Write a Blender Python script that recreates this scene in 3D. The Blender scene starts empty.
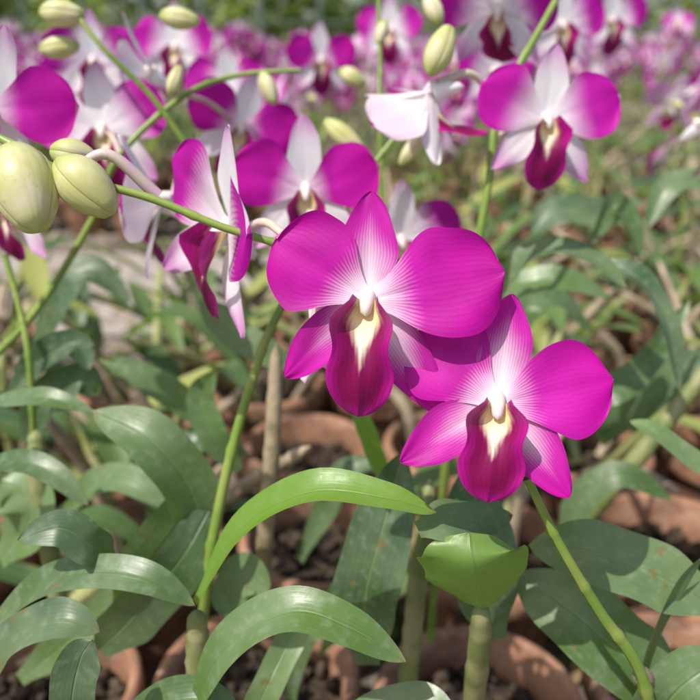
import bpy, math, random
from math import sin, cos, pi, radians, sqrt, exp
from mathutils import Vector, Matrix
V=Vector
R=random.Random(7)
# All placement tables below are world coordinates in tenths of a millimetre (x, y, z), ground at z = 0.
def W(p): return V(p)/10000.0
# ---------- mesh builder
class MB:
    def __init__(s): s.v=[];s.f=[];s.m=[];s.uv=[];s.r=[]
    def grid(s,rows,uvs,mat,rnd=0.5):
        b=len(s.v);n=len(rows[0])
        for r_,u_ in zip(rows,uvs):
            s.v+= [tuple(p) for p in r_]; s.uv+=u_; s.r+=[rnd]*n
        for i in range(len(rows)-1):
            for j in range(n-1):
                a=b+i*n+j; s.f.append((a,a+1,a+n+1,a+n)); s.m.append(mat)
    def tube(s,path,rad,mat,seg=8,rnd=.5):
        rows=[];uvs=[];n=len(path);ref=None
        for i,p in enumerate(path):
            T=(path[min(i+1,n-1)]-path[max(i-1,0)])
            if T.length<1e-9: T=V((0,0,1))
            T.normalize()
            if ref is None: ref=T.orthogonal()
            ref=(ref-T*ref.dot(T)).normalized(); B=T.cross(ref)
            rr=rad[i] if isinstance(rad,(list,tuple)) else rad
            rows.append([p+(ref*cos(2*pi*k/seg)+B*sin(2*pi*k/seg))*rr for k in range(seg+1)])
            uvs.append([(k/seg,i/(n-1)) for k in range(seg+1)])
        s.grid(rows,uvs,mat,rnd)
    def lathe(s,c,prof,mat,seg=40,rnd=.5,wob=0):
        rows=[];uvs=[]
        for i,(r_,z) in enumerate(prof):
            rows.append([c+V((r_*cos(2*pi*k/seg),r_*sin(2*pi*k/seg),z+wob*sin(4*pi*k/seg))) for k in range(seg+1)])
            uvs.append([(k/seg,i/len(prof)) for k in range(seg+1)])
        s.grid(rows,uvs,mat,rnd)
    def mesh(s,name,mats):
        me=bpy.data.meshes.new(name); me.from_pydata(s.v,[],s.f)
        for m in mats: me.materials.append(m)
        me.polygons.foreach_set('material_index',s.m)
        me.polygons.foreach_set('use_smooth',[True]*len(s.f))
        ul=me.uv_layers.new(name='UVMap'); li=[0]*len(me.loops); me.loops.foreach_get('vertex_index',li)
        fl=[]
        for k in li: fl.extend(s.uv[k])
        ul.data.foreach_set('uv',fl)
        a=me.attributes.new('rnd','FLOAT','POINT'); a.data.foreach_set('value',s.r)
        me.update(); return me
    def obj(s,name,mats,parent=None):
        o=bpy.data.objects.new(name,s.mesh(name,mats)); bpy.context.scene.collection.objects.link(o)
        if parent: o.parent=parent
        return o
def cr(pts,n):
    pts=[V(p) for p in pts]
    if len(pts)==2: return [pts[0].lerp(pts[1],i/n) for i in range(n+1)]
    P=[pts[0]*2-pts[1]]+pts+[pts[-1]*2-pts[-2]]; out=[]; m=len(pts)-1
    for i in range(n+1):
        x=i/n*m; k=min(int(x),m-1); t=x-k
        a,b,c,d=P[k:k+4]
        out.append(.5*((2*b)+(c-a)*t+(2*a-5*b+4*c-d)*t*t+(3*b-a-3*c+d)*t**3))
    return out
# ---------- materials
def newmat(name):
    m=bpy.data.materials.new(name); m.use_nodes=True; nt=m.node_tree; nt.nodes.clear(); return m,nt
class N:
    def __init__(s,nt): s.nt=nt
    def n(s,t,**k):
        x=s.nt.nodes.new(t)
        for a,b in k.items():
            if a=='i':
                for q,w in b.items():
                    if isinstance(w,bpy.types.NodeSocket): s.nt.links.new(w,x.inputs[q])
                    else: x.inputs[q].default_value=w
            else: setattr(x,a,b)
        return x
    def math(s,op,a,b=0.0,c=0.0,clamp=False):
        return s.n('ShaderNodeMath',operation=op,use_clamp=clamp,i={0:a,1:b,2:c}).outputs[0]
    def mix(s,f,a,b,bt='MIX'):
        x=s.n('ShaderNodeMix',data_type='RGBA',blend_type=bt,i={0:f}); 
        for idx,w in ((6,a),(7,b)):
            if isinstance(w,bpy.types.NodeSocket): s.nt.links.new(w,x.inputs[idx])
            else: x.inputs[idx].default_value=(*w,1)
        return x.outputs[2]
    def step(s,v,a,b):
        return s.n('ShaderNodeMapRange',interpolation_type='SMOOTHSTEP',i={0:v,1:a,2:b}).outputs[0]
    def uv(s):
        sp=s.n('ShaderNodeSeparateXYZ',i={0:s.n('ShaderNodeUVMap').outputs[0]}); return sp.outputs[0],sp.outputs[1]
    def noise(s,sc,det=3,vec=None,rough=.5):
        x=s.n('ShaderNodeTexNoise',i={'Scale':sc,'Detail':det,'Roughness':rough})
        s.nt.links.new(vec or s.n('ShaderNodeTexCoord').outputs['Object'],x.inputs['Vector']); return x.outputs[0]
    def rnd(s): return s.n('ShaderNodeAttribute',attribute_name='rnd').outputs['Fac']
    def bump(s,h,st,dist=.001):
        return s.n('ShaderNodeBump',i={'Height':h,'Strength':st,'Distance':dist}).outputs[0]
    def out(s,col,rough=.5,nrm=None,trans=0,tcol=None,spec=.5,coat=0):
        p=s.n('ShaderNodeBsdfPrincipled',i={'Base Color':col if isinstance(col,bpy.types.NodeSocket) else (*col,1),'Roughness':rough,'Specular IOR Level':spec})
        if nrm: s.nt.links.new(nrm,p.inputs['Normal'])
        sh=p.outputs[0]
        if trans:
            t=s.n('ShaderNodeBsdfTranslucent',i={0:tcol if tcol is not None else col})
            sh=s.n('ShaderNodeMixShader',i={0:trans,1:sh,2:t.outputs[0]}).outputs[0]
        o=s.n('ShaderNodeOutputMaterial'); s.nt.links.new(sh,o.inputs[0])
def petal_mat(name,dark,mid,white,w0,w1,vein=.2,back=.45,edge=0.0,far=False):
    m,nt=newmat(name); n=N(nt); u,v=n.uv(); rr=n.rnd()
    s=n.math('ABSOLUTE',n.math('MULTIPLY_ADD',u,2,-1))
    vv=n.math('ADD',v,n.math('MULTIPLY',s,edge))
    vv=n.math('ADD',vv,n.math('MULTIPLY',n.math('SUBTRACT',rr,.5),-.6))
    c=n.mix(n.step(v,.25,.95),mid,dark)
    if not far:
        nz=n.noise(90,3); nz2=n.noise(900,2); big=n.noise(45,2)
        c=n.mix(n.math('MULTIPLY',n.step(big,.40,.66),.50),c,tuple(x*.58 for x in dark))
        c=n.mix(n.math('MULTIPLY',n.step(s,.75,1.0),.40),c,tuple(x*.65 for x in dark))
        wob=n.math('MULTIPLY_ADD',nz,5.0,n.math('MULTIPLY',u,58))
        ve=n.math('POWER',n.math('ABSOLUTE',n.math('SINE',wob)),5.0)
        vv=n.math('ADD',vv,n.math('MULTIPLY',n.math('SUBTRACT',nz,.5),.16))
        vv=n.math('ADD',vv,n.math('MULTIPLY',ve,.08))
        c=n.mix(n.math('MULTIPLY',ve,vein),c,tuple(x*.6 for x in dark))
    f=n.step(vv,w0,w1)
    c=n.mix(f,white,c)
    g=n.n('ShaderNodeNewGeometry').outputs['Backfacing']
    c=n.mix(n.math('MULTIPLY',g,back),c,(.94,.88,.91))
    if far: n.out(c,.6,None,.4,None,.2)
    else: n.out(c,.5,n.bump(n.math('ADD',n.math('MULTIPLY',ve,.2),n.math('MULTIPLY',nz2,.6)),.30,.0003),.36,None,.25)
    return m
D1=(.58,.003,.36); M1=(.66,.014,.46)
PET=petal_mat('petal_magenta',D1,M1,(.94,.82,.90),.06,.42,.12,.20)
SEP=petal_mat('sepal_magenta',(.58,.006,.37),(.70,.05,.50),(.94,.86,.92),.18,.92,.24,.6,edge=.40)
PETP=petal_mat('petal_light',(.56,.006,.39),(.68,.03,.50),(.94,.88,.92),.26,.76,.10,.75)
SEPP=petal_mat('sepal_light',(.72,.28,.62),(.82,.54,.77),(.94,.92,.92),.55,1.20,.10,.95,edge=.12)
PETf=petal_mat('petal_magenta_bed',D1,M1,(.92,.78,.89),.08,.42,0,.4,0,True)
SEPf=petal_mat('sepal_magenta_bed',(.56,.008,.38),(.68,.06,.50),(.93,.82,.90),.12,.7,0,.6,.3,True)
PETPf=petal_mat('petal_light_bed',(.56,.01,.40),(.68,.08,.52),(.93,.84,.90),.22,.70,0,.5,0,True)
SEPPf=petal_mat('sepal_light_bed',(.68,.22,.60),(.80,.46,.73),(.93,.89,.91),.35,1.05,0,.8,.12,True)
def lip_mat(name,far=False):
    m,nt=newmat(name); n=N(nt); u,v=n.uv()
    s=n.math('ABSOLUTE',n.math('MULTIPLY_ADD',u,2,-1)); q=n.math('ADD',v,n.math('MULTIPLY',s,.75))
    rim=n.math('MAXIMUM',n.step(s,.5,1.0),n.step(v,.84,1.0))
    c=n.mix(rim,(.22,.0,.075),(.48,.004,.27))
    if not far:
        nz=n.noise(150,3)
        ve=n.math('POWER',n.math('ABSOLUTE',n.math('SINE',n.math('MULTIPLY_ADD',nz,5.0,n.math('MULTIPLY',u,40)))),3)
        q=n.math('ADD',q,n.math('MULTIPLY',n.math('ADD',n.math('SUBTRACT',nz,.5),n.math('MULTIPLY',ve,.2)),.18))
        c=n.mix(n.math('MULTIPLY',ve,.30),c,(.16,.0,.055))
    f=n.step(q,.40,.66)
    w=n.mix(n.step(v,.08,.42),(.84,.72,.34),(.90,.82,.62))
    c=n.mix(f,w,c)
    if far: n.out(c,.5,None,.2,None,.3)
    else: n.out(c,.48,n.bump(n.math('ADD',n.math('MULTIPLY',ve,.35),nz),.25,.0003),.20,None,.35)
    return m
LIP=lip_mat('lip_crimson_purple'); LIPf=lip_mat('lip_bed',True)
def simple(name,c1,c2,sc=60,rough=.5,bump=.3,dist=.001,trans=0,spec=.5,lo=.4,hi=.65):
    m,nt=newmat(name); n=N(nt); nz=n.noise(sc,3)
    c=n.mix(n.step(nz,lo,hi),c1,c2); c=n.mix(n.math('MULTIPLY',n.rnd(),.35),c,tuple(x*.6 for x in c1))
    n.out(c,rough,n.bump(n.noise(sc*3,3),bump,dist) if bump else None,trans,None,spec); return m
COL=simple('column_white',(.90,.82,.68),(.90,.76,.84),200,.4,.1,trans=.2)
def bud_mat():
    m,nt=newmat('bud_cream_green'); n=N(nt); u,v=n.uv(); nz=n.noise(60,4)
    c=n.mix(n.step(nz,.35,.65),(.60,.60,.24),(.80,.75,.50)); c=n.mix(n.step(v,.75,1.0),c,(.55,.60,.22)); c=n.mix(n.math('MULTIPLY',n.step(v,.3,.0),.8),c,(.42,.50,.12))
    seam=n.math('POWER',n.math('ABSOLUTE',n.math('SINE',n.math('MULTIPLY',u,3*pi))),.35)
    st=n.math('ABSOLUTE',n.math('SINE',n.math('MULTIPLY',u,70)))
    c=n.mix(n.math('MULTIPLY',n.step(seam,.55,.2),.5),c,(.45,.48,.16))
    c=n.mix(n.math('MULTIPLY',n.step(n.noise(500,2),.62,.72),.3),c,(.40,.42,.14))
    n.out(c,.42,n.bump(n.math('ADD',n.math('MULTIPLY',seam,1.5),n.math('MULTIPLY',st,.06)),.5,.0012),.25,None,.4); return m
BUD=bud_mat()
STEM=simple('flower_stem_green',(.20,.32,.05),(.30,.38,.08),60,.38,.15,.0005,.1)
PED=simple('pedicel_pale',(.74,.66,.48),(.76,.50,.62),80,.45,.1,.0005,.2)
CANE=simple('cane_green',(.16,.20,.055),(.32,.31,.15),50,.5,.4,.001)
DRY=simple('cane_dry_sheath',(.36,.28,.18),(.18,.15,.08),70,.8,.6,.001)
STEMf=simple('stem_bed',(.20,.32,.05),(.30,.40,.08),30,.5,0); DRYf=simple('dry_cane_bed',(.44,.35,.24),(.26,.20,.13),30,.8,0); CANEf=simple('cane_bed',(.24,.27,.08),(.40,.38,.18),30,.6,0)
def leaf_mat(name,a,b,yel,tr,far=False,tc=((.14,.30,.02),(.36,.58,.05)),dust=.26):
    m,nt=newmat(name); n=N(nt); u,v=n.uv()
    s=n.math('ABSOLUTE',n.math('MULTIPLY_ADD',u,2,-1)); rr=n.rnd()
    nz=n.noise(30,3)
    c=n.mix(rr,a,b)
    c=n.mix(n.math('MULTIPLY',n.step(nz,.45,.72),.45),c,yel)
    mid=n.step(s,.07,.0)
    c=n.mix(n.math('MULTIPLY',mid,.45),c,(.20,.32,.09))
    c=n.mix(n.math('MULTIPLY',n.step(v,.93,1.0),.5),c,(.26,.20,.06))
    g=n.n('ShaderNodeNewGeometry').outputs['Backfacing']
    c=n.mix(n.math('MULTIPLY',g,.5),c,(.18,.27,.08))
    t=n.mix(rr,*tc)
    if far:
        c=n.mix(n.step(rr,.90,.97),c,(.34,.36,.10))
        n.out(c,.42,None,tr,t,.5); return m
    fine=n.noise(240,3); spots=n.noise(110,2)
    st=n.math('POWER',n.math('ABSOLUTE',n.math('SINE',n.math('MULTIPLY_ADD',nz,2.5,n.math('MULTIPLY',u,34)))),6.0)
    c=n.mix(n.math('MULTIPLY',st,.10),c,tuple(x*1.5 for x in b))
    c=n.mix(n.math('MULTIPLY',n.step(nz,.28,.60),dust),c,(.28,.34,.25))
    c=n.mix(n.math('MULTIPLY',n.step(fine,.50,.72),dust),c,(.33,.36,.28))
    c=n.mix(n.math('MULTIPLY',n.step(spots,.69,.73),.7),c,(.20,.13,.05))
    h=n.math('ADD',n.math('ADD',n.math('MULTIPLY',st,.05),n.math('MULTIPLY',fine,.4)),n.math('MULTIPLY',mid,-1.2))
    h=n.math('ADD',h,n.math('MULTIPLY',nz,3.0))
    ro=n.math('MULTIPLY_ADD',fine,.35,.22)
    n.out(c,ro,n.bump(h,.5,.0006),tr,t,.6); return m
LEAF=leaf_mat('orchid_leaf_green',(.034,.078,.026),(.125,.22,.05),(.16,.24,.06),.28)
LEAFB=leaf_mat('backlit_leaf_green',(.10,.22,.015),(.15,.30,.02),(.20,.34,.03),.38,tc=((.26,.52,.02),(.36,.66,.03)),dust=.10)  # brighter copy of the leaf green, with the backlit glow put into its colour
LEAFf=leaf_mat('orchid_leaf_bed',(.040,.085,.030),(.15,.23,.065),(.22,.27,.09),.28,True)
def terra():
    m,nt=newmat('terracotta'); n=N(nt); a=n.noise(18,4,rough=.65); b=n.noise(90,3)
    c=n.mix(n.step(a,.35,.6),(.38,.20,.12),(.24,.12,.075)); c=n.mix(n.math('MULTIPLY',n.step(a,.50,.70),.75),c,(.09,.09,.055))
    c=n.mix(n.math('MULTIPLY',n.step(b,.5,.8),.4),c,(.45,.38,.31))
    n.out(c,.85,n.bump(b,.5,.002),0,None,.2); return m
TER=terra()
CHIP=simple('bark_chips',(.035,.027,.02),(.10,.072,.048),80,.9,0,spec=.2)
LIT=simple('dry_leaf',(.42,.32,.18),(.26,.17,.09),60,.8,0,spec=.2)
def soil():
    m,nt=newmat('soil'); n=N(nt); a=n.noise(3,5,rough=.7); b=n.noise(45,5,rough=.7)
    c=n.mix(n.step(a,.4,.62),(.11,.09,.07),(.26,.22,.18)); c=n.mix(n.math('MULTIPLY',n.step(b,.5,.7),.6),c,(.05,.045,.03))
    n.out(c,.95,n.bump(b,.9,.012),0,None,.15); return m
SOIL=soil()
PATH=simple('path_dust',(.40,.35,.31),(.26,.23,.20),25,.95,.6,.006,spec=.15)
METAL=simple('fence_paint',(.10,.16,.12),(.2,.22,.2),20,.6,0)
WEED=leaf_mat('weed_leaf',(.06,.11,.02),(.14,.22,.04),(.2,.24,.06),.3,True)
HED=leaf_mat('hedge_leaf',(.16,.21,.06),(.38,.46,.15),(.42,.46,.18),.4,True,((.3,.45,.05),(.5,.65,.12)))
# ---------- parts
def sm(x): x=max(0,min(1,x)); return x*x*(3-2*x)
def prof(kind,t):
    if kind=='p':
        f=.20+.80*sm(t/.62)
        if t>.56: f*=sqrt(max(0,1-((t-.56)/.44)**2.7))
        return f
    f=.50+.50*sm(t/.45)
    if t>.42: f*=max(0,cos(pi/2*((t-.42)/.58)))**.62
    return f
def petal(mb,M,ang,L,Wd,kind,tilt,cup,bend,ruf,nu,nv,mat,rnd,z0=0,ph=0,skew=0):
    rows=[];uvs=[];a=radians(ang);ct,st=cos(radians(tilt)),sin(radians(tilt))
    for i in range(nu+1):
        t=1-(1-i/nu)**1.7; f=prof(kind,t); row=[];uu=[]
        for j in range(nv+1):
            s=-1+2*j/nv
            e=1+.045*sin(t*11+ph*2+(2 if s>0 else 0))*abs(s)
            x=s*Wd/2*f*e+skew*L*t*t; y=t*L*(1-.03*s*s*(kind=='p')); 
            z=cup*Wd*s*s*f*f*.5+bend*L*t*t+ruf*L*sin(s*4+ph+t*6)*abs(s)*t-.014*L*exp(-(s/.13)**2)*min(1,t*4)*(1-t)
            y,z=y*ct-z*st,y*st+z*ct
            row.append(M@V((x*cos(a)+y*sin(a),-x*sin(a)+y*cos(a),z+z0))); uu.append(((s+1)/2,t))
        rows.append(row);uvs.append(uu)
    mb.grid(rows,uvs,mat,rnd)
def lip(mb,M,L,Wd,nu,nv,ang=0,rnd=.5,fwd=1):
    rows=[];uvs=[];a=radians(ang)
    for i in range(nu+1):
        t=1-(1-i/nu)**1.6
        cy=-(.02+.98*t)*L; cz=(.80*t*(1-t)+.04*t)*L*fwd
        w=(.40+.60*sm(t/.22) )*Wd/2*(1-.16*sm((t-.25)/.18)+.16*sm((t-.45)/.2))
        if t>.62: w*=max(0,1-((t-.62)/.38)**2.2)**.58
        lf=.55*(1-sm((t-.12)/.62))-.06; row=[];uu=[]
        for j in range(nv+1):
            s=-1+2*j/nv
            x=s*w*(1-.25*max(0,lf)*s*s); z=cz+lf*Wd*abs(s)**1.8+ .040*L*sin(s*6+t*10)*abs(s)*t*(1-.6*t) + .02*L*exp(-(s/.12)**2)
            y=cy+.05*L*s*s*(1-t)
            row.append(M@V((x*cos(a)+y*sin(a),-x*sin(a)+y*cos(a),z))); uu.append(((s+1)/2,t))
        rows.append(row);uvs.append(uu)
    mb.grid(rows,uvs,2,rnd)
def frame(c,f,u=(0,0,1),roll=0):
    Z=V(f).normalized(); X=V(u).cross(Z).normalized(); Y=Z.cross(X)
    M=Matrix((X,Y,Z)).transposed().to_4x4(); M.translation=V(c)
    return M@Matrix.Rotation(radians(-roll),4,'Z')
DEF=dict(p=((-70,.038,.033),(70,.038,.033)),d=(0,.036,.017),l=((-132,.038,.016),(134,.038,.016)),lip=(0,.034,.021))
def flower(mb,M,k=1,res=(16,12),pm=0,sp=1,P=DEF,rg=R,op=0,rnd=None):
    nu,nv=res; q=lambda a:rg.uniform(-a,a)
    rr=.5 if rnd is None else rnd
    a,L,Wd=P['d']; petal(mb,M,a+q(2),L*k,Wd*k,'s',6+q(8)+op,.10,-.08,.02,nu,nv,sp,rr+q(.1),-.0012*k,q(3))
    for a,L,Wd in P['l']: petal(mb,M,a+q(2),L*k,Wd*k,'s',4+q(8)+op,.16,-.10,.03,nu,nv,sp,rr-.12+q(.1),-.0008*k,q(3),(.06 if a>0 else -.06))
    for a,L,Wd in P['p']: petal(mb,M,a+q(2),L*k,Wd*k,'p',8+q(6)+op,.06,-.13,.038,nu,nv+2,pm,rr+q(.08),.0012*k,q(3))
    a,L,Wd=P['lip']; lip(mb,M,L*k,Wd*k,nu,nv,a,rr)
    col=[M@(V(p)*k) for p in ((0,.0015,-.004),(0,.0015,.001),(0,.0002,.0036),(0,-.0020,.0056),(0,-.0045,.0068),(0,-.0056,.0066))]
    mb.tube(col,[.0027*k,.0028*k,.0025*k,.0022*k,.0017*k,.0002],3,12 if nu>8 else 5)
    sp_=[M@(V(p)*k) for p in ((0,-.002,-.001),(0,-.006,-.006),(0,-.010,-.010),(0,-.012,-.011))]
    mb.tube(sp_,[.005*k,.0035*k,.002*k,.0003*k],1,6)
def bud(mb,a,b,r,mat=4,seg=12):
    a=V(a);b=V(b);n=16;path=[a.lerp(b,i/n) for i in range(n+1)]
    rad=[r*(.12+.88*sin(pi*min(1,(i/n)**.85*.93+.03))**.8) for i in range(n+1)]; rad[-1]=r*.03
    mb.tube(path,rad,mat,seg,R.random()*.4)
def leaf(mb,pts,Wd,nrm=(0,-.45,1),fold=18,mat=0,rnd=.5,n=22,nv=6,wav=.04,tip=.75,ph=0):
    P=cr(pts,n); rows=[];uvs=[]; nrm=V(nrm)
    for i,p in enumerate(P):
        t=i/n; T=(P[min(i+1,n)]-P[max(i-1,0)]).normalized()
        S=T.cross(nrm)
        if S.length<.05: S=V((1,0,0))
        S.normalize(); Nn=S.cross(T)
        f=.38+.62*sm(t/.3)
        if t>.5: f*=max(0,1-((t-.5)/.5)**2.4)**tip
        fo=radians(fold)*(1-.3*t); row=[];uu=[]
        for j in range(nv+1):
            s=-1+2*j/nv; w=Wd/2*f*(1+.03*sin(t*17+ph+s*2)*abs(s))
            row.append(p+S*(s*w*cos(fo))+Nn*(abs(s)**1.4*w*sin(fo)+Wd*wav*sin(t*9+ph+s)*s)); uu.append(((s+1)/2,t))
        rows.append(row);uvs.append(uu)
    mb.grid(rows,uvs,mat,rnd)
def cane(mb,pts,r,mat,seg=8,nodes=9,rnd=.5):
    n=nodes*6; P=cr(pts,n); rad=[]
    for i in range(n+1):
        k=i%6; t=i/n
        rad.append(r*(1.08 if k==0 else (.94 if k==1 else 1.0))*(.8+.4*sin(pi*min(1,t*.8+.15)))*(1 if i<n-1 else (.7 if i<n else .05)))
    mb.tube(P,rad,mat,seg,rnd)
FM=[PET,SEP,LIP,COL,BUD,STEM,PED]
FMP=[PETP,SEPP,LIP,COL,BUD,STEM,PED]
PM=[PETPf,SEPPf,LIPf,COL,BUD,STEMf,PED,LEAFf,CANEf,DRYf,PETf,SEPf]
# ---------- generic potted orchid plant variants (origin at pot rim centre)
def spray(mb,base,direction,h,rg,nf,res=(7,4),k=.95,face=None):
    d=V(direction); end=base+V((d.x*h*.75,d.y*h*.75,h))
    P=cr([base,base+V((d.x*.12*h,d.y*.12*h,h*.5)),base+V((d.x*.4*h,d.y*.4*h,h*.88)),end+V((0,0,-.03*h))],24)
    mb.tube(P,[.0022-.0012*i/24 for i in range(25)],5,5)
    for i in range(nf):
        t=.42+.43*i/max(1,nf-1); p=P[int(t*24)]
        a=rg.uniform(0,2*pi); o=V((cos(a),sin(a),.15)); 
        if face: o=(o*.8+V(face)).normalized()
        c=p+o*.028*k+V((0,0,rg.uniform(-.01,.012)))
        mb.tube(cr([p,p+(c-p)*.5+V((0,0,.007)),c-o*.004],4),.0011,6,3)
        heavy=rg.random()<.5
        flower(mb,frame(c,o+V((0,0,rg.uniform(-.35,.25))),roll=rg.uniform(-15,15)),k*rg.uniform(.85,1.05),res,10 if heavy else 0,11 if (heavy and rg.random()<.6) else 1,rg=rg,op=rg.uniform(-5,25),rnd=rg.uniform(.3,.75))
    for i in range(rg.randint(2,4)):
        t=.88+.035*i; p=P[min(24,int(t*24))]; a=rg.uniform(0,2*pi)
        q=p+V((cos(a)*.016,sin(a)*.016,rg.uniform(-.01,.008)))
        mb.tube([p,p.lerp(q,.5),q],.0009,6,4); bud(mb,q,q+(q-p).normalized()*.016+V((0,0,-.003)),.0048,4,6)
def plant_mesh(seed,nsp,ncane,hh,res=(7,4),leafy=1.0,rest=(5,8),po=.48):
    rg=random.Random(seed); mb=MB()
    for c in range(ncane):
        a=rg.uniform(0,2*pi); rr=rg.uniform(.005,.035); b=V((cos(a)*rr,sin(a)*rr,-.02))
        ln=rg.uniform(.05,.22) if rg.random()<.5 else rg.uniform(.01,.08)
        h=hh*rg.uniform(.55,1.1); top=b+V((cos(a)*ln,sin(a)*ln,h)); mid=b.lerp(top,.5)+V((-cos(a)*.01,-sin(a)*.01,.01))
        old=rg.random()<po
        cane(mb,[b,mid,top],rg.uniform(.0035,.0055),9 if old else 8,6,5,rg.random())
        P=cr([b,mid,top],12)
        if not old:
            nl=int(rg.randint(4,7)*leafy); a0=rg.uniform(0,pi)
            for i in range(nl):
                t=.35+.65*(i+1)/nl; p=P[min(12,int(t*12))]; aa=a0+pi*i+rg.uniform(-.5,.5)
                L=rg.uniform(.075,.14); dr=V((cos(aa),sin(aa),0)); ri=rg.uniform(.1,.9)
                dp=rg.uniform(-.25,.45)
                leaf(mb,[p,p+dr*L*.45+V((0,0,L*.45*ri)),p+dr*L*.95+V((0,0,L*(ri*.6-dp)))],rg.uniform(.018,.03),(dr.x*-.3,dr.y*-.3,1),rg.uniform(8,28),7,rg.random(),9,3,.05,.7,rg.uniform(0,6))
    for i in range(nsp):
        a=rg.uniform(0,2*pi); b=V((rg.uniform(-.03,.03),rg.uniform(-.03,.03),hh*.5))
        spray(mb,b,(cos(a)*.7,sin(a)*.7,0),rg.uniform(.20,.32),rg,rg.randint(*rest),res,face=(0,-.5,0))
    return mb.mesh('orchid_plant',PM)
leafA=[plant_mesh(100+i,0,5,.17,leafy=.9) for i in range(4)]
leafLow=[plant_mesh(140+i,0,3,.12,leafy=.6) for i in range(3)]
canesP=[plant_mesh(160+i,0,6,.17,leafy=.35,po=.3) for i in range(3)]
flowA=[plant_mesh(200+i,1,5,.20,(6,4),.9,(4,7)) for i in range(4)]
flowB=[plant_mesh(300+i,3,4,.20,(5,4),.8) for i in range(5)]
def pot_mesh(seed,r=.068,h=.125):
    rg=random.Random(seed); mb=MB(); O=V((0,0,-h))
    mb.lathe(O,[(.0,.0),(r*.66,.0),(r*.70,.006),(r*.90,h*.78),(r*.92,h*.80),(r*1.0,h*.81),(r*1.03,h*.84),(r*1.03,h*.96),(r*1.0,h),(r*.93,h),(r*.90,h*.97),(r*.87,h*.7),(r*.80,h*.4)],0,40)
    mb.lathe(O,[(r*.87,h*.72),(r*.5,h*.74),(.001,h*.75)],1,20)
    for i in range(150):
        a=rg.uniform(0,2*pi); q=sqrt(rg.random())*r*.8; c=V((q*cos(a),q*sin(a),-h*.25+rg.uniform(-.002,.006)))
        s=rg.uniform(.003,.007); Mx=Matrix.Rotation(rg.uniform(0,6),3,V((rg.uniform(-1,1),rg.uniform(-1,1),1)).normalized())
        b=len(mb.v)
        for x in (-1,1):
            for y in (-1,1):
                for z in (-1,1):
                    mb.v.append(tuple(c+Mx@V((x*s,y*s*.6,z*s*.4)))); mb.uv.append((0,0)); mb.r.append(rg.random())
        for f in ((0,1,3,2),(4,6,7,5),(0,4,5,1),(2,3,7,6),(0,2,6,4),(1,5,7,3)):
            mb.f.append(tuple(b+k for k in f)); mb.m.append(1)
    return mb.mesh('terracotta_pot',[TER,CHIP])
pots=[pot_mesh(i) for i in range(3)]
def inst(name,me,loc,rz=0,s=1,parent=None,tilt=0):
    o=bpy.data.objects.new(name,me); o.location=loc; o.rotation_euler=(tilt,0,rz); o.scale=(s,s,s)
    bpy.context.scene.collection.objects.link(o)
    if parent: o.parent=parent
    return o
# near bed
row1=[(-.34,.37),(-.20,.36),(-.06,.37),(.08,.35),(.22,.37),(.36,.38)]
for x,y in row1: inst('terracotta_pot',R.choice(pots),(x,y,.125),R.uniform(0,6),.95)
for x,y,k in ((-.36,.39,0),(-.25,.40,1),(.33,.42,2)): inst('orchid_plant',leafLow[k],(x,y,.12),k*2.1,.95)
rows=[(.515,[-.46,-.33,-.17,-.025,.12,.27,.42]),(.675,[-.5,-.36,-.2,-.045,.1,.24,.39,.55]),(.83,[-.6,-.43,-.27,-.1,.05,.2,.36,.52,.68]),(.99,[-.7,-.52,-.2,-.03,.14,.3,.47,.63,.8]),(1.15,[-.8,-.1,.08,.25,.43,.6,.78,.95])]
bare={(.515,-.025),(.675,-.045),(.515,.27)}
thin={(.515,.12),(.515,-.17),(.675,.24),(.675,-.2),(.83,.05),(.675,.39),(.83,-.1),(.99,-.2)}
for y,xs in rows:
    for x in xs:
        xx=x+R.uniform(-.008,.008); yy=y+R.uniform(-.008,.008)
        inst('terracotta_pot',R.choice(pots),(xx,yy,.125),R.uniform(0,6),R.uniform(.95,1.05),tilt=R.uniform(-.04,.04))
        if (y,x) in thin: me=R.choice(canesP)
        elif y<.6: me=R.choice(leafLow)
        elif y<.75: me=R.choice(leafLow+leafA)
        elif y<.9: me=R.choice(leafA)
        else: me=R.choice(leafA+leafA+flowA)
        rz,ss=R.uniform(0,6.28),R.uniform(.9,1.1)
        if (y,x) in bare: continue
        inst('orchid_plant',me,(xx,yy,.12),rz,ss)
y=1.33
while y<6.3:
    x=-(.50*y+.3)
    while x<.52*y+.3:
        path=(1.25<y<1.98 and x<.15)
        if not path and R.random()<.92:
            xx=x+R.uniform(-.04,.04); yy=y+R.uniform(-.04,.04)
            if y<3: inst('terracotta_pot',R.choice(pots),(xx,yy,.125),R.uniform(0,6),1)
            right=x>.22*y
            me=R.choice(leafA+leafA+flowA+canesP if right and y<2.6 else flowB+flowB+flowA+leafA)
            inst('orchid_plant',me,(xx,yy,.12),R.uniform(-.9,.9),R.uniform(.8,1.12))
        x+=.20 if y<3 else .28
    y+=.20 if y<3 else .31
# ---------- the two large flowers of the front spray
def P_(pl,pr,d,ll,lr,lp): return dict(p=(pl,pr),d=d,l=(ll,lr),lip=lp)
cA=W((60,2380,4218)); cB=W((484,2224,3910))
mb=MB(); PA=P_((-60,.0375,.035),(76,.045,.037),(0,.036,.0190),(-131,.040,.0170),(143,.045,.0170),(2,.039,.0225))
MA=frame(cA,(-.124,-.952,.363)); flower(mb,MA,1,(30,22),0,1,PA,random.Random(3),0,.5); mb.obj('orchid_flower',FM)
mb=MB(); PB=P_((-52,.036,.031),(76,.038,.032),(4,.037,.0180),(-123,.037,.0180),(134,.037,.0175),(3,.032,.0215))
MB_=frame(cB,(-.142,-.882,.532)); flower(mb,MB_,1,(30,22),0,1,PB,random.Random(5),0,.5); mb.obj('orchid_flower',FM)
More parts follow.
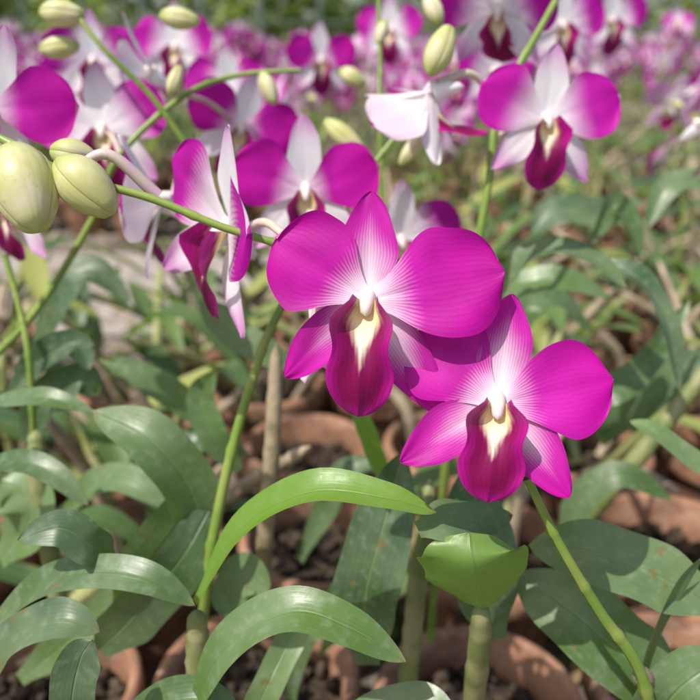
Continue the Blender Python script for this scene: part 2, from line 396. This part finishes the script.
# neighbouring flowers: centre, facing, roll, size, tone, openness
mids=[((-480,2990,4318),(-.80,-.52,.12),12,1.18,3,14),((-217,3726,4345),(.05,-1,.1),0,1.0,0,5),((-1415,4459,4558),(.1,-1,.2),-5,1.05,0,5),
((-1583,3458,4750),(.2,-1,.1),20,1.0,0,5),((-1226,4903,4857),(-.95,-.2,-.1),10,1.0,1,20),((404,3907,4793),(-.42,.22,-.72),10,1.0,1,30),
((961,3855,4665),(.1,-1,.25),5,1.0,1,5),((-689,4879,4528),(.3,-1,0),20,1.0,0,10),((839,4611,5201),(-.3,-.7,-.5),0,1,1,15),((-927,3708,4300),(-.8,-.2,.0),15,1.05,1,20),
((-1801,3998,4218),(-.4,-.9,0),0,.9,0,5),((1623,6318,5156),(.2,-.9,.1),0,1,1,5),((300,4419,3926),(.2,-.9,.1),0,1,0,10),((2598,8189,5248),(.2,-.9,.1),0,1,1,10),((2332,5197,4517),(.5,-.3,0),0,1,1,15),((-300,8039,4877),(.2,-.9,.1),0,1,0,10),((426,8695,5166),(-.2,-.9,.1),0,1,1,10),((-959,6342,4679),(-.2,-.9,.1),0,1,1,10),((-150,2580,3935),(.5,.3,.2),55,.72,1,30),
((-1950,6100,4900),(.2,-.9,.1),0,1,1,10),((-1500,7000,5000),(-.2,-.9,.1),0,1,0,10),((1250,7000,4800),(.1,-.9,.1),0,1,1,10),((-2500,7400,4700),(.1,-.9,.1),10,1,1,10)]
mc=[]
for i,(c,f,ro,k,pale,op) in enumerate(mids):
    c=W(c); mb=MB(); rg=random.Random(50+i)
    flower(mb,frame(c,f,roll=ro),k,(16,12),0,1,rg=rg,op=op,rnd=(.40 if pale in (1,2) else .5)); mb.obj('orchid_flower',FMP if pale in (1,3) else ([PET,SEPP]+FM[2:] if (i%2 or pale==2) else [PETP,SEPP]+FM[2:]))
    mc.append((c,V(f).normalized()))
# stems
def stem(pts,r0,r1):
    mb=MB(); P=cr([W(p) for p in pts],60); mb.tube(P,[(r0+(r1-r0)*i/60)*(1.22 if i%12==0 else 1) for i in range(61)],0,10); mb.obj('orchid_stem',[STEM])
def pedicel(a,b,arch=.006,r=.0013):
    mb=MB(); a=V(a);b=V(b); mb.tube(cr([a,a.lerp(b,.45)+V((0,0,arch)),b],14),[r*(1+.5*(i/14)) for i in range(15)],0,8); mb.obj('orchid_pedicel',[PED])
stem([(-1403,2813,4756),(-1250,2768,4698),(-989,2688,4580),(-714,2688,4499),(-468,2670,4402),(-236,2663,4331),(-72,2641,4277)],.0016,.0014)
stem([(601,2201,3642),(727,2158,3400),(899,2150,3115),(1082,2146,2837),(1239,2168,2357)],.0014,.0026)
stem([(524,2338,3792),(576,2298,3695),(601,2201,3642)],.0012,.0014)
stem([(1279,4527,5527),(1013,4258,5129),(769,4040,4723),(718,3906,4390),(665,3820,4045),(574,3699,3211),(540,3791,2369),(533,3912,1336)],.0016,.0028)
stem([(-286,3142,3968),(-387,3060,3764),(-527,2939,3331),(-625,2822,2907),(-719,2817,2362),(-853,2970,1673)],.0018,.003)
stem([(-1427,4177,4127),(-1623,4051,3816),(-1819,3947,3556),(-2070,3852,3323)],.002,.002)
stem([(168,5003,5371),(180,4824,4926),(180,4666,4537),(208,4564,4016)],.0013,.0016)
stem([(308,4366,4594),(112,4271,4361),(-67,4162,4091),(-234,4189,3623)],.0013,.0016)
stem([(-286,4588,4876),(-630,4577,4850),(-923,4429,4750),(-1256,4200,4452),(-1427,4177,4127)],.0012,.002)
stem([(-1545,4427,5280),(-1332,4318,5009),(-1092,4323,4756),(-895,4313,4464)],.0012,.0018)
stem([(-1839,3898,3971),(-1759,3789,3699),(-1705,3669,3403),(-1763,3643,2804)],.0016,.002)
pedicel(W((754,4040,4723)),mc[5][0]-mc[5][1]*.005,.010,.0016)
pedicel(W((-985,2703,4588)),W((-703,2761,4493)),.010,.0016)
pedicel(W((-238,2706,4357)),mc[0][0]-mc[0][1]*.006,.004,.0014)
pedicel(W((-72,2641,4277)),cA-MA.to_3x3()@V((0,0,.006)),.002)
pedicel(W((-72,2641,4277)),mc[18][0]-mc[18][1]*.003,.000)
pedicel(W((524,2338,3792)),cB-MB_.to_3x3()@V((0,0,.004)),.002)
for i,a in ((1,(-67,4162,4091)),(2,(-1256,4200,4452)),(6,(769,3983,4580)),(9,(-923,4271,4361)),(7,(-923,4429,4750))):
    c,f=mc[i]; pedicel(W(a),c-f*.005,.004)
def bud_o(a,b,r):
    mb=MB(); bud(mb,W(a),W(b),r,0,24); mb.obj('orchid_bud',[BUD])
for a,b,r in (((-1180,2696,4679),(-1060,2514,4416),.0115),((-1312,2793,4653),(-1216,2689,4449),.010),((-1019,2678,4633),(-824,2607,4459),.009),((-1111,2855,4645),(-950,2892,4604),.006),
 ((-140,4376,4620),(84,4303,4438),.006),((280,4282,4386),(448,4366,4594),.0045),((-67,5335,4856),(100,5297,4764),.006),((384,3832,4874),(480,3922,5097),.007),((480,4358,5107),(400,4427,5280),.005),((210,4913,5149),(168,4857,5010),.004),((-504,4584,4866),(-430,4513,4691),.005),((-1063,4596,5165),(-839,4582,5128),.006),((-1652,4384,5172),(-1412,4378,5157),.007),((-1693,4415,4984),(-1475,4426,5009),.006),((-983,4323,4756),(-929,4385,4908),.004)):
    bud_o(a,b,r)
# ---------- near leaves: midrib points, width, facing, fold, tone
HL=[
([(-681,2961,2718),(-725,2915,3138),(-879,2911,3397),(-1169,3051,3474)],.026,(.35,-.7,.7),14,.55),
([(-616,2400,2931),(-410,2345,3329),(-141,2269,3542),(121,2219,3551),(300,2217,3494)],.016,(0,-.3,1),22,.9),
([(-626,2153,2588),(-458,2138,2951),(-212,2111,3150),(0,2066,3119),(194,2044,2986)],.018,(-.1,-.4,1),16,.65),
([(84,2695,2327),(67,2688,2711),(141,2763,3030),(237,2936,3323)],.030,(-.2,-1,.35),10,.05),
([(1699,2932,3180),(1563,2962,3256),(1404,3008,3369),(1287,3077,3405)],.012,(0,-.5,1),15,.85),
([(1479,2392,2913),(1219,2445,3042),(975,2520,3096),(747,2614,3061)],.027,(.1,-.75,.7),12,.55),
([(1450,2408,2418),(1175,2433,2614),(938,2552,2773),(736,2735,2826)],.034,(.2,-.8,.6),12,.45),
([(828,4009,3712),(929,3982,3910),(1119,3912,4006),(1332,3884,3936),(1466,3833,3808)],.016,(0,-.5,1),18,.4),
([(1399,4079,3883),(1584,3945,3819),(1695,3759,3625),(1748,3625,3294)],.018,(.5,-.7,.4),20,.05),
([(1599,4910,3806),(1765,4998,4023),(1865,4948,3899),(1932,4856,3670)],.02,(.5,-.7,.4),20,.5),
([(-1775,3239,3407),(-1539,3161,3481),(-1356,3113,3495),(-1172,3092,3443)],.011,(0,-.5,1),15,.5),
([(-1775,3137,3153),(-1539,3049,3205),(-1356,2984,3175),(-1204,2932,3047)],.013,(0,-.5,1),15,.25),
([(-951,2467,3098),(-1005,2407,3215),(-1101,2389,3306),(-1261,2372,3263)],.016,(.1,-.7,.7),22,.1),
([(-1577,2504,2655),(-1259,2422,2987),(-1005,2368,3118),(-759,2315,3123),(-599,2318,2997)],.015,(0,-.5,1),15,.35),
([(-1479,2258,2579),(-1314,2269,2875),(-1082,2219,3017),(-933,2202,2976)],.017,(0,-.5,1),15,.0),
([(-989,1978,2688),(-982,1994,2862),(-942,2024,3015),(-901,2050,3080)],.016,(.1,-1,.3),10,.0),
([(-1903,3800,3193),(-1693,3781,3413),(-1502,3812,3489),(-1420,3761,3363)],.018,(.2,-.6,.6),25,.0),
([(-1862,3794,2911),(-1707,3789,3167),(-1493,3786,3292),(-1410,3800,3193)],.022,(.2,-.6,.6),20,.05),
([(-827,4081,2822),(-1019,4060,3036),(-1231,4025,3216),(-1477,4062,3308)],.018,(.1,-.7,.6),15,.5),
([(-1103,2871,2495),(-933,2878,2781),(-793,2948,2954),(-709,3079,3144)],.030,(.5,-.7,.4),12,.5),
([(-1199,2799,2317),(-1026,2774,2522),(-770,2796,2844),(-630,2983,3040)],.028,(.4,-.8,.3),12,.2),
([(638,2582,2582),(576,2600,2892),(533,2695,3129),(554,2843,3361)],.030,(.2,-1,.3),10,.1),
([(203,3429,2810),(130,3412,3033),(62,3435,3225),(0,3483,3344)],.010,(.3,-.9,.3),10,1.0),
([(-839,3999,3686),(-699,3947,3556),(-504,3894,3427),(-286,3944,3283)],.020,(0,-.6,.8),15,.6),
([(-2132,4574,2973),(-1855,4570,3498),(-1663,4642,3676),(-1407,4570,3498)],.022,(0,-.6,.8),15,.1),
([(1198,2348,2537),(1207,2347,2801),(1277,2382,3020),(1372,2392,3179)],.010,(.6,-.7,.3),15,.2),
([(1159,2198,2431),(1217,2175,2642),(1291,2173,2771),(1443,2209,2859)],.026,(0,-.7,.7),15,.6),
([(-80,2168,2357),(85,2153,2588),(266,2138,2683),(410,2072,2654)],.018,(0,-.5,1),15,.4),
([(-528,2853,2451),(-552,2898,2562),(-504,2934,2651),(-384,2907,2584)],.022,(0,-.7,.7),15,.7),
([(-484,2417,2174),(-362,2424,2457),(-264,2582,2582),(-159,2728,2676)],.014,(.3,-.7,.7),15,1.0),
([(-919,2168,2357),(-773,2161,2606),(-570,2145,2700),(-399,2109,2612)],.018,(0,-.6,1),15,.3),
([(-1865,3289,2464),(-1663,3285,2720),(-1715,3344,2865),(-1819,3363,2913)],.03,(0,-.7,.7),15,.9),
([(2318,6012,3864),(1932,5768,3795),(1595,5683,3851),(1367,5612,3674)],.03,(0,-.6,.8),15,.1),
([(2711,5539,4027),(2491,5566,4095),(2308,5539,4027),(2162,5429,3755)],.02,(0,-.6,.8),15,.4),
([(1832,4852,2328),(2009,4692,2731),(2265,4586,3003),(2598,4611,3065)],.03,(0,-.6,.8),15,.2),
([(1759,5154,3076),(1483,5046,3342),(1247,4938,3341),(1178,4847,3116)],.02,(0,-.6,.8),15,.5),
([(-1759,3050,1871),(-1455,3052,2142),(-1164,3049,2403),(-937,3125,2591)],.022,(.3,-.7,.6),15,.8),
([(1343,4283,2787),(1532,4162,3021),(1777,4219,3163),(2129,4475,3530)],.02,(.3,-.7,.6),15,.3),
([(866,4686,3250),(1023,4594,3558),(1315,4522,3646),(1659,4475,3530)],.02,(0,-.6,.8),15,.7),
([(-333,4112,1830),(-128,4091,2312),(0,4076,2543),(263,4095,2589)],.018,(0,-.6,.8),15,.3),
([(-1226,3875,2311),(-1109,3903,2647),(-899,3970,2814),(-600,3937,2731)],.020,(0,-.6,.8),15,.1),
([(-645,3816,2699),(-773,3794,2911),(-859,3880,3124),(-773,3944,3283)],.018,(.3,-.7,.6),15,.6),
([(1287,3783,2084),(1379,3835,2480),(1583,3805,2672),(1888,3750,2536)],.018,(0,-.6,.8),15,.3),
([(-1700,3706,2428),(-1432,3708,2699),(-1175,3611,2726),(-951,3538,2545)],.018,(0,-.6,.8),15,.7),
([(-320,3010,1772),(-260,3052,2142),(-104,3110,2286),(-26,3188,2479)],.016,(.3,-.7,.6),15,.4),
([(501,2275,3024),(464,2183,3195),(421,2127,3351),(415,2191,3429)],.041,(0,.95,.35),24,.9),
([(239,2211,3424),(339,2255,3427),(458,2316,3392),(615,2406,3348)],.016,(0,-.6,.8),8,.3),
]
for i,(pts,Wd,nr,fo,rn) in enumerate(HL):
    mb=MB(); leaf(mb,[W(p) for p in pts],Wd,nr,fo,0,rn,34,12,.02 if i==45 else .05,.42 if i==45 else .8,i*1.3); mb.obj('orchid_leaf',[LEAFB if i in (1,22,45) else LEAF])
def cane_o(pts,r,mat,nodes=9):
    mb=MB(); cane(mb,[W(p) for p in pts],r,0,12,nodes); mb.obj('orchid_cane',[mat])
cane_o([(576,2601,1828),(545,2483,2337),(520,2347,2801),(501,2296,3021)],.0040,CANE,4)
cane_o([(280,3035,1299),(308,2974,2083),(345,3043,2654),(394,3191,3020)],.0042,CANE,7)
cane_o([(-516,3487,1884),(-476,3496,2441),(-426,3597,2958),(-395,3760,3520)],.0040,DRY,6)
cane_o([(-1595,3286,1922),(-1609,3329,2563),(-1621,3382,2961),(-1632,3460,3154)],.0045,CANE,6)
cane_o([(-659,2417,2174),(-628,2395,2652),(-612,2392,2913)],.0042,CANE,4)
cane_o([(-1356,4852,2328),(-1483,4782,2687),(-1663,4769,2924)],.004,DRY,5)
cane_o([(1466,4162,1953),(1663,4115,2372),(1941,4170,2775),(2237,4242,3220)],.005,CANE,7)
cane_o([(1295,2601,1828),(1239,2333,2498),(1090,2161,2822)],.004,DRY,5)
# ---------- ground etc
def sheet(name,x0,x1,y0,y1,z,mat,n=2):
    mb=MB(); mb.grid([[V((x0+(x1-x0)*i/n,y0+(y1-y0)*j/n,z)) for i in range(n+1)] for j in range(n+1)],[[(i/n,j/n) for i in range(n+1)] for j in range(n+1)],0); return mb.obj(name,[mat])
sheet('ground',-60,60,-20,100,0,SOIL)
sheet('dirt_path',-6,.2,1.30,1.90,.004,PATH)
mb=MB()
for i in range(5200):
    yy=.15+5.5*R.random()**1.8; xx=R.uniform(-1,1)*(.6*yy+.3); a=R.uniform(0,6.28); L=R.uniform(.006,.02); d=V((cos(a),sin(a),R.uniform(-.3,.3))); s=V((-sin(a),cos(a),R.uniform(-.4,.4)))*L*.35; c=V((xx,yy,R.uniform(.003,.012)))
    mb.grid([[c-d*L-s*.2,c-d*L+s*.2],[c-s,c+s],[c+d*L-s*.1,c+d*L+s*.1]],[[(0,0),(1,0)]]*3,0,R.random())
mb.obj('leaf_litter',[LIT])
mb=MB()
for i in range(420):
    yy=.3+2*R.random()**1.5; xx=R.uniform(-1,1)*(.6*yy+.2)
    if 1.3<yy<1.9 and xx<.2: continue
    for k in range(R.randint(3,6)):
        a=R.uniform(0,6.28); L=R.uniform(.012,.03); d=V((cos(a),sin(a),0)); p=V((xx,yy,0))
        leaf(mb,[p,p+d*L*.5+V((0,0,L*.8)),p+d*L+V((0,0,L*.7))],L*.45,(0,0,1),10,0,R.random(),5,2)
mb.obj('weeds',[WEED])
mb=MB()
for i in range(24000):
    xx=R.uniform(-8,8); h=R.random(); yy=8.0+R.random()**2*1.5+.5*sin(xx*1.3)+.4*sin(xx*3.1); zz=h*(2.0+.5*sin(xx*2.1))
    a=R.uniform(0,6.28); e=R.uniform(-.8,.8); L=R.uniform(.05,.12); d=V((cos(a)*cos(e),sin(a)*cos(e),sin(e))); s=d.cross(V((R.uniform(-1,1),R.uniform(-1,1),1))).normalized()*L*.45; c=V((xx,yy,zz))
    mb.grid([[c-d*L,c-d*L+s*.1],[c-s,c+s],[c+d*L,c+d*L+s*.1]],[[(0,0),(1,0)],[(0,.5),(1,.5)],[(0,.9),(1,.9)]],0,R.random()*.85)
mb.obj('hedge',[HED])
mb=MB()
for i in range(26):
    x=-6.5+i*.52; mb.tube([V((x,7.2,0)),V((x,7.2,.5)),V((x,7.2,1.1))],.022,0,8)
for z in (.35,.7,1.0):
    mb.tube([V((-7,7.2,z)),V((0,7.2,z)),V((7,7.2,z))],.008,0,6)
mb.obj('wire_fence',[METAL])
# ---------- light, world, camera
S=V((-.38,-.34,.86)).normalized()
w=bpy.data.worlds.new('World'); bpy.context.scene.world=w; w.use_nodes=True; nt=w.node_tree; bg=nt.nodes['Background']; sk=nt.nodes.new('ShaderNodeTexSky')
sk.sky_type='NISHITA'; sk.sun_disc=False; sk.sun_elevation=math.asin(S.z); sk.sun_rotation=math.atan2(S.x,S.y); sk.dust_density=3; nt.links.new(sk.outputs[0],bg.inputs[0]); bg.inputs[1].default_value=.15
l=bpy.data.lights.new('sun','SUN'); l.energy=5; l.angle=radians(.5); l.color=(1,.96,.90); lo=bpy.data.objects.new('sun',l); lo.rotation_euler=(-S).to_track_quat('-Z','Y').to_euler(); bpy.context.scene.collection.objects.link(lo)
c=bpy.data.cameras.new('camera'); co=bpy.data.objects.new('camera',c); co.location=(0,0,.5); co.rotation_euler=(radians(68),0,0); c.sensor_width=36; c.lens=38.6; c.clip_start=.01; c.clip_end=300
c.dof.use_dof=True; c.dof.focus_distance=.25; c.dof.aperture_fstop=9
bpy.context.scene.collection.objects.link(co); bpy.context.scene.camera=co
sc=bpy.context.scene; sc.view_settings.view_transform='Standard'; sc.view_settings.look='None'; sc.view_settings.exposure=0
